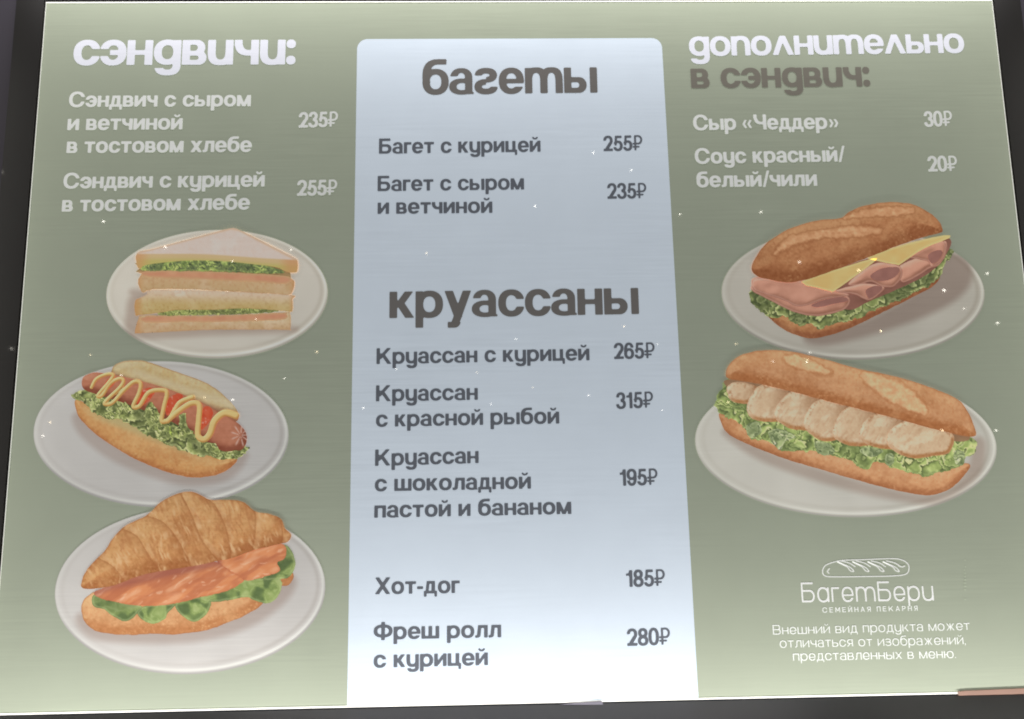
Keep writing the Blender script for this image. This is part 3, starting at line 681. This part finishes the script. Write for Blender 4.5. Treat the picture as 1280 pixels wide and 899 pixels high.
MP = spline(z([(322, 168), (345, 128), (395, 106), (424, 112), (398, 150), (352, 205), (372, 205), (410, 150), (455, 126), (472, 140), (452, 172), (395, 226), (385, 246), (420, 240), (470, 186), (520, 142), (552, 150), (545, 195), (518, 256), (548, 254), (590, 192), (650, 180), (676, 195), (662, 260), (652, 325), (685, 318), (715, 270), (740, 236), (795, 214)]), 6, False)
MP2 = spline(z([(680, 325), (730, 280), (790, 242), (828, 252), (826, 320), (822, 392), (850, 412), (878, 385), (900, 325), (945, 288), (1000, 300)]), 6, False)
def must(P, wd):
    def f(X, Y): d, t = line_d(X, Y, P); return d-wd*(.76+.3*t)
    def p(X, Y, d):
        H = 3.5*np.sqrt(np.clip(1-(1-np.clip(-d, 0, 3.5)/3.5)**2, 0, 1)); sh = relief(H, .9)
        return mix(mix((190, 142, 80), (228, 196, 130), sm(.05, .65, sh)), (244, 226, 172), sm(.8, 1, sh)*.7)
    return f, p
for P, wd, k in ((MP, 2.7, 6), (MP2, 4.0, 7)):
    f, p = must(P, wd); layer('mustard_line', pic, f, (math.floor(P[:, 0].min()-6), math.floor(P[:, 1].min()-6), P[:, 0].max()+6, P[:, 1].max()+6), p, d0+k*dd, FI, step=.8)

# --- croissant (lower left)
z = zF(60, 600, 3.556); FI = .83
pic = picture('croissant_picture', 'printed picture of a croissant with salmon and lettuce on a plate')
plate(pic, 238, 738, 169, 104.5, -.045, .80, (199, 196, 190), (218, 219, 210),
      blob_shadow(z([(160, 600), (500, 640), (900, 560), (1080, 440), (1060, 520), (900, 640), (640, 710), (300, 710), (180, 680)]), 10, .38), 'white round plate')
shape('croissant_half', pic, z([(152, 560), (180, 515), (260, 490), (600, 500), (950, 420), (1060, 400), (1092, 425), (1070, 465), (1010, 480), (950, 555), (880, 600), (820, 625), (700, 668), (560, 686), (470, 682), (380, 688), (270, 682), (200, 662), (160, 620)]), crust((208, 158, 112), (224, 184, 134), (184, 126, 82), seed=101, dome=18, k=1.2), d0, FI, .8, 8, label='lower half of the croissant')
def leafG(X, Y, d):
    w = fbm(X, Y, 16, 111, 3)*16; f = fbm(X+w, Y-w, 15, 112, 2)
    c = mix((84, 118, 72), (124, 160, 92), sm(.3, .55, f)); c = mix(c, (166, 190, 126), sm(.55, .8, f)*.7)
    c = mix(c, (176, 198, 138), np.exp(-((f-.55)/.018)**2)*.45)
    c = mix(c, (74, 100, 66), sm(6, 14, -d)*0+np.clip(sm(758, 745, Y+(X-200)*.28), 0, 1)*.35)
    c = mix(c, (170, 192, 132), np.exp(-((d+1.5)/1.1)**2)*.5); return c+(fbm(X, Y, 3, 117, 3)-.5)[..., None]*16
for pp in ([(200, 520), (230, 505), (330, 530), (420, 560), (400, 590), (370, 618), (335, 626), (290, 602), (250, 575), (205, 560)],
           [(400, 590), (430, 560), (520, 550), (570, 552), (535, 590), (520, 618), (470, 638), (425, 622)],
           [(570, 548), (620, 520), (720, 530), (718, 575), (690, 610), (650, 630), (610, 610), (578, 580)],
           [(680, 520), (780, 470), (900, 440), (1030, 440), (1036, 490), (1010, 530), (975, 548), (920, 535), (880, 520), (800, 535), (720, 542)],
           [(1020, 300), (1060, 290), (1092, 330), (1100, 380), (1080, 425), (1045, 440), (960, 440), (1000, 380)]):
    shape('lettuce_leaf', pic, z(pp), leafG, d0+dd, FI, .8, 6, 2); d0 += dd*.3
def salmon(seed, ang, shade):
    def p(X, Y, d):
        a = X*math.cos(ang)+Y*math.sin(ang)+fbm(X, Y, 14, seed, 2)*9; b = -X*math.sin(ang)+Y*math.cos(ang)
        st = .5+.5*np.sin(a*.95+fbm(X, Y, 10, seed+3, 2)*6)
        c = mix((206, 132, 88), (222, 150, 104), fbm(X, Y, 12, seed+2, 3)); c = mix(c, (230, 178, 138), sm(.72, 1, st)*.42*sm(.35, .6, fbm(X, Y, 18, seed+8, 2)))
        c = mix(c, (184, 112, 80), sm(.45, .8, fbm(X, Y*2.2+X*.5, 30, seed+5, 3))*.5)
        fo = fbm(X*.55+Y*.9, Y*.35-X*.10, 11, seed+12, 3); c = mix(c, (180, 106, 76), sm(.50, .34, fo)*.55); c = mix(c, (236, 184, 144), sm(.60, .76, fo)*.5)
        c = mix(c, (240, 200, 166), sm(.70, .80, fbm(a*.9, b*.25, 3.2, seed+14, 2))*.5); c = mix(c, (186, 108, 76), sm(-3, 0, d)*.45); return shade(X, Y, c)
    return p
sh1 = lambda X, Y, c: mix(c, (152, 92, 82), np.exp(-(poly_sdf(X, Y, np.array(z([(215, 500), (430, 415), (760, 345), (760, 370), (560, 410), (300, 470)]))).clip(0)/4.5)**2)*.6)
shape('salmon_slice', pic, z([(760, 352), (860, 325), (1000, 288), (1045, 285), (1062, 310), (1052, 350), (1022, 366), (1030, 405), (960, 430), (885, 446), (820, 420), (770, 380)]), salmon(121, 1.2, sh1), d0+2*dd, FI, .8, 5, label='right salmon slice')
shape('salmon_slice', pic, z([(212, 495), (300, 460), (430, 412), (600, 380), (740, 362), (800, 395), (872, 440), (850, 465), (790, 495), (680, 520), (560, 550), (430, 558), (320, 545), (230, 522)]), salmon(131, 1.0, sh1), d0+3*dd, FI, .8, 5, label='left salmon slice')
SEAM = [spline(z(p), 6, False) for p in ([(700, 78), (745, 110), (790, 200), (812, 290), (815, 345)], [(905, 110), (925, 150), (925, 230), (915, 300)], [(450, 160), (520, 190), (590, 280), (640, 385)],
        [(600, 70), (640, 150), (690, 270), (760, 355)], [(335, 215), (400, 250), (450, 330), (500, 400)], [(225, 345), (290, 380), (340, 440)], [(1030, 165), (1045, 220), (1045, 280)])]
def crois(X, Y, d):
    c = crust((202, 146, 94), (216, 172, 118), (172, 112, 68), seed=141, dome=26, k=1.2, L=(-.2, -.6, .75))(X, Y, d)
    # flaky streaks running with the rolled layers
    a = (X*.92-Y*.34)+fbm(X, Y, 26, 142, 3)*14
    st = vnoise(a, Y*.22+X*.06, 1.9, 143)*.6+vnoise(a, Y*.3, 3.8, 144)*.4
    patch = sm(.40, .60, fbm(X, Y, 22, 145, 3)); c = mix(c, (226, 186, 138), sm(.52, .78, st)*.8*patch); c = mix(c, (176, 114, 72), sm(.45, .2, st)*.4)
    c = c+(fbm(X, Y, 3, 149, 3)-.5)[..., None]*18
    for k, P in enumerate(SEAM):
        ds, t = line_d(X, Y, P); i = np.interp(Y, P[:, 1], P[:, 0]); side = X-i
        c = mix(c, (158, 98, 58), np.exp(-(ds/1.5)**2)*.26*(side < .5)+np.exp(-(ds/8)**2)*.26*(side < 0)); c = mix(c, (222, 182, 136), np.exp(-((ds-4.0)/3.6)**2)*.42*(side > 0)*sm(.3, .6, fbm(X, Y, 7, 150, 2)))
    return c
shape('croissant_half', pic, z([(156, 478), (160, 430), (195, 375), (255, 315), (290, 262), (345, 205), (440, 158), (500, 102), (575, 62), (640, 52), (690, 72), (722, 88), (800, 88), (870, 98), (925, 140), (980, 150), (1035, 170), (1056, 215), (1082, 242), (1070, 272), (1030, 284), (915, 312), (815, 348), (760, 358), (640, 384), (500, 405), (400, 428), (300, 466), (215, 482)]), crois, d0+4*dd, FI, .5, 6, n=6, label='upper half of the croissant with flaky ridges')

# --- ham baguette (upper right)
d0 = .0008
z = zF(890, 240, 3.657); FI = .69
pic = picture('ham_baguette_picture', 'printed picture of a baguette with ham and cheese on a plate')
s1 = blob_shadow(z([(440, 660), (700, 600), (1000, 430), (1080, 300), (1160, 310), (1165, 420), (1050, 520), (800, 620), (520, 690)]), 10, .62, (112, 92, 82))
plate(pic, 1066, 367, 164.3, 83, .015, .57, (173, 169, 157), (196, 196, 184), s1, 'white round plate with a tall rim')
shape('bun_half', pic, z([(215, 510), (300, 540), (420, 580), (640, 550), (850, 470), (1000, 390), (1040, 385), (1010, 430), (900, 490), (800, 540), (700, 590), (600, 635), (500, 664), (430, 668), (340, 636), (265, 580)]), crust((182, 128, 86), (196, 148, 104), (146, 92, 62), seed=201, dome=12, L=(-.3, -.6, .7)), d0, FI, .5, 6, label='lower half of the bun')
shape('lettuce_leaf', pic, z([(168, 458), (240, 470), (400, 520), (640, 510), (860, 400), (1000, 330), (1060, 265), (1098, 270), (1092, 295), (1050, 350), (1030, 400), (950, 450), (850, 500), (740, 540), (640, 585), (560, 600), (490, 628), (440, 600), (400, 610), (330, 575), (270, 575), (205, 530), (180, 500)]), leafy((112, 130, 78), (168, 178, 122), (72, 88, 56), 211, 9), d0+dd, FI*.9, 3.4, 6)
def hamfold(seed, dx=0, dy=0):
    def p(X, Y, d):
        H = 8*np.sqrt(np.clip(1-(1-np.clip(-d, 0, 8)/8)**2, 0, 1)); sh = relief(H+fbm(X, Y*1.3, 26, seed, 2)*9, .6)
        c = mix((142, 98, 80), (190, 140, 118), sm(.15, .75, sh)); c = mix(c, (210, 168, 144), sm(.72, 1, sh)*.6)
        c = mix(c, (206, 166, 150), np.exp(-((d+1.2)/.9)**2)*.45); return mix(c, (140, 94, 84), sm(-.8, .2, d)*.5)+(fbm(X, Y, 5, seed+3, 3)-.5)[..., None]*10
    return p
for k, pp in enumerate(([(185, 395), (240, 392), (400, 405), (560, 450), (620, 480), (625, 510), (590, 545), (480, 568), (380, 552), (270, 500), (185, 455), (180, 425)],
     [(180, 420), (220, 395), (420, 410), (600, 460), (620, 475), (560, 485), (500, 495), (430, 520), (380, 522), (310, 490), (200, 455)],
     [(860, 335), (960, 290), (1060, 225), (1068, 280), (1035, 335), (990, 352), (930, 390), (870, 415), (850, 380)],
     [(930, 262), (1030, 225), (1064, 240), (1062, 290), (1030, 330), (1000, 345), (985, 320), (940, 310), (900, 300)],
     [(620, 420), (700, 350), (760, 325), (840, 335), (866, 360), (860, 400), (820, 436), (770, 432), (720, 412), (660, 430)],
     [(560, 455), (640, 430), (700, 420), (780, 435), (770, 460), (720, 495), (690, 490), (650, 470)])):
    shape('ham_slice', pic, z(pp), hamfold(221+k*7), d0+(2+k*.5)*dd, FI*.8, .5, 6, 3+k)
shape('ham_shade', pic, z([(420, 410), (700, 310), (1060, 210), (1060, 300), (960, 390), (720, 500), (620, 540), (500, 480)]), lambda X, Y, d: mix((128, 88, 74), (152, 106, 92), fbm(X, Y, 8, 6, 2)), d0+1.6*dd, FI, .4, 5)  # darker backing that paints the shade between ham folds and bun
# shade in the hollows of the rolls, painted as darker patches of the ham print
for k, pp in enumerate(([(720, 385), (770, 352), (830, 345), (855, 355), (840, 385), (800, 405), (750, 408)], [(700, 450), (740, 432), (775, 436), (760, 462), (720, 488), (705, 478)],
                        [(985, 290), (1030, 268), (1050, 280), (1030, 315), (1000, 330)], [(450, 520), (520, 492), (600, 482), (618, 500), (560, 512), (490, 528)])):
    shape('hollow_shade', pic, z(pp), lambda X, Y, d: mix((146, 102, 92), (164, 116, 104), fbm(X, Y, 8, 5, 2)), d0+5.4*dd, FI, .4, 5, 3)
chs = lambda X, Y, d: mix(mix((196, 166, 104), (206, 178, 118), fbm(X, Y, 12, 3, 2)), (222, 198, 142), np.exp(-((d+1)/.9)**2)*.6)
shape('cheese_slice', pic, z([(405, 412), (600, 345), (735, 305), (742, 318), (640, 395), (552, 457), (540, 455), (480, 440)]), chs, d0+5.8*dd, FI*.86, .2, 5, n=2, label='left cheese slice')
shape('cheese_slice', pic, z([(715, 295), (900, 235), (1060, 200), (1082, 212), (1000, 245), (940, 275), (858, 332), (840, 334), (740, 315)]), chs, d0+5.8*dd, FI*.86, .2, 5, n=2, label='right cheese slice')
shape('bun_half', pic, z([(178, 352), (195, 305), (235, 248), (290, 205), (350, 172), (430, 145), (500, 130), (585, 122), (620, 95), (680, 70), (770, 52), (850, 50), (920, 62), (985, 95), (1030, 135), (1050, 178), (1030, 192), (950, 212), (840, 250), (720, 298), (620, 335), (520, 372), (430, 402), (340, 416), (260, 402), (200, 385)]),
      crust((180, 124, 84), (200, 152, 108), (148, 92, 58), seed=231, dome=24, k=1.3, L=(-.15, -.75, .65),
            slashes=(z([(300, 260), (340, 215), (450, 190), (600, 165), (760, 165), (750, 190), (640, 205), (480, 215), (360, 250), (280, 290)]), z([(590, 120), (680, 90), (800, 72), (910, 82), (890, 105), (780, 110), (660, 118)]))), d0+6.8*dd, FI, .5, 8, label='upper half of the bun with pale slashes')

# --- chicken baguette (middle right)
z = zF(860, 430, 3.282); FI = .68
pic = picture('chicken_baguette_picture', 'printed picture of a long baguette with sliced chicken and lettuce on a plate')
s2 = blob_shadow(z([(150, 360), (400, 480), (960, 630), (1140, 540), (1180, 400), (1210, 420), (1180, 540), (1040, 640), (900, 640), (600, 575), (300, 470)]), 9, .42)
plate(pic, 1057, 556, 188.5, 90.5, .04, .60, (188, 186, 175), (208, 208, 196), s2, 'white oval plate')
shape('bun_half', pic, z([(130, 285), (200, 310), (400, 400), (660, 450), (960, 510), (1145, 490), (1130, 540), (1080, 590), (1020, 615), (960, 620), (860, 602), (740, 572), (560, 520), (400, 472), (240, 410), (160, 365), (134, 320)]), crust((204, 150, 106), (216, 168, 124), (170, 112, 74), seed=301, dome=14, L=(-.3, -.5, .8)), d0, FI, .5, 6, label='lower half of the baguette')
lc = leafy((126, 154, 90), (180, 200, 130), (84, 108, 66), 311, 10)
shape('lettuce_leaf', pic, z([(116, 225), (150, 165), (200, 150), (400, 280), (700, 390), (900, 430), (1075, 400), (1090, 372), (1172, 385), (1174, 440), (1130, 470), (1128, 495), (1060, 515), (1020, 530), (970, 545), (930, 530), (870, 520), (770, 485), (740, 512), (700, 505), (660, 470), (590, 462), (520, 440), (460, 440), (380, 438), (340, 405), (260, 388), (220, 335), (160, 300), (122, 275)]), lc, d0+dd, FI*.93, 4.2, 7)
pale = leafy((146, 168, 116), (186, 200, 152), (96, 122, 82), 321, 7)
for pp in ([(705, 430), (760, 425), (800, 440), (760, 462), (720, 455)], [(240, 330), (290, 320), (300, 360), (270, 385), (245, 375)], [(330, 360), (380, 350), (440, 380), (400, 400), (375, 435), (340, 400)], [(805, 460), (835, 450), (842, 490), (815, 498)],
           [(1090, 440), (1130, 445), (1128, 495), (1095, 490)], [(520, 400), (580, 410), (600, 445), (560, 458), (525, 440)]):
    shape('lettuce_leaf', pic, z(pp), pale, d0+1.3*dd, FI, 1.2, 5, 4)
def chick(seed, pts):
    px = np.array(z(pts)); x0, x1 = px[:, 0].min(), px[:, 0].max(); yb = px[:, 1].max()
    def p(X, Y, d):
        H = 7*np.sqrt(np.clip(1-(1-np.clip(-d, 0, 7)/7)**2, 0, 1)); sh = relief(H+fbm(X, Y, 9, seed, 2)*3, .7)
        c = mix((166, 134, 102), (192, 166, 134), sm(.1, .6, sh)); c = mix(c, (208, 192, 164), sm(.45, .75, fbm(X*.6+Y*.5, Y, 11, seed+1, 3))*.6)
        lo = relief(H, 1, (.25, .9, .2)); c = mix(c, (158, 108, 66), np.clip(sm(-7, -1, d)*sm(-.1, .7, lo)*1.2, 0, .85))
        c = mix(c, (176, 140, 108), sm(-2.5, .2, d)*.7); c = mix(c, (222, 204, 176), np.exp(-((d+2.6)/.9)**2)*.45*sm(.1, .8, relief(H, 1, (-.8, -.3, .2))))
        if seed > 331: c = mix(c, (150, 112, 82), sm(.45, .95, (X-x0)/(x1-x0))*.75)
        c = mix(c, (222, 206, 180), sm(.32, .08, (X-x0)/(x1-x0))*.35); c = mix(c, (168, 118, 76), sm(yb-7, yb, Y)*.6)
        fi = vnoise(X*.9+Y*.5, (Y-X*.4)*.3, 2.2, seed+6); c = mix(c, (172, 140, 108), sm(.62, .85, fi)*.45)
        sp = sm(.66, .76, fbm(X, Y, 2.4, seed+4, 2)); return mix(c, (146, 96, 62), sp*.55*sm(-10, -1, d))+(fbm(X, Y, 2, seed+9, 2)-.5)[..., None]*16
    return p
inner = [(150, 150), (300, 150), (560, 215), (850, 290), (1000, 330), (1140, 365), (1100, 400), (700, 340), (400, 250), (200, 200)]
shape('inner_shade', pic, z(inner), lambda X, Y, d: mix((142, 110, 82), (160, 128, 98), fbm(X, Y, 6, 8, 2)), d0+1.8*dd, FI, .4, 5)  # painted shade behind the chicken, under the upper half
for k, pp in enumerate(([(840, 340), (905, 312), (1000, 330), (1080, 368), (1085, 410), (1060, 450), (990, 462), (930, 470), (870, 455), (820, 420), (812, 380)],
        [(720, 318), (780, 285), (870, 312), (890, 400), (860, 430), (800, 430), (740, 415), (700, 380)], [(620, 288), (680, 250), (760, 280), (790, 370), (760, 410), (700, 420), (640, 410), (590, 370)],
        [(500, 255), (560, 222), (640, 248), (670, 330), (640, 380), (570, 400), (520, 385), (470, 330)], [(385, 225), (440, 190), (530, 215), (540, 300), (510, 350), (430, 350), (370, 320), (350, 280)],
        [(260, 205), (310, 165), (400, 185), (420, 265), (400, 310), (320, 320), (260, 305), (238, 265)], [(158, 180), (200, 155), (280, 175), (300, 215), (270, 240), (210, 245), (170, 225)])):
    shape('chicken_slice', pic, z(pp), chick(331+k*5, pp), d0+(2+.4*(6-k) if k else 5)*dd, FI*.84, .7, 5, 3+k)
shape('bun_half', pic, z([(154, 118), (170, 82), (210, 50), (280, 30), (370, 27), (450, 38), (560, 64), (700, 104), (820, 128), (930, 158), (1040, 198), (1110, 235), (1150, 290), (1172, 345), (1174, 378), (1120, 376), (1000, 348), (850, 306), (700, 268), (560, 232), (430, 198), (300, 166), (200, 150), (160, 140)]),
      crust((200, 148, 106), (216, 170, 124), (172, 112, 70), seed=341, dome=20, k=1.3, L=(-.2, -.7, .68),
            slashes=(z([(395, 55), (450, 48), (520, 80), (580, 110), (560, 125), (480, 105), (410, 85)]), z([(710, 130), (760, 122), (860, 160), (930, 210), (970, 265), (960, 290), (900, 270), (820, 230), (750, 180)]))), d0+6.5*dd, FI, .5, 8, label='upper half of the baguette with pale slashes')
print('tris ~', sum(len(m.polygons) for m in bpy.data.meshes)*2)
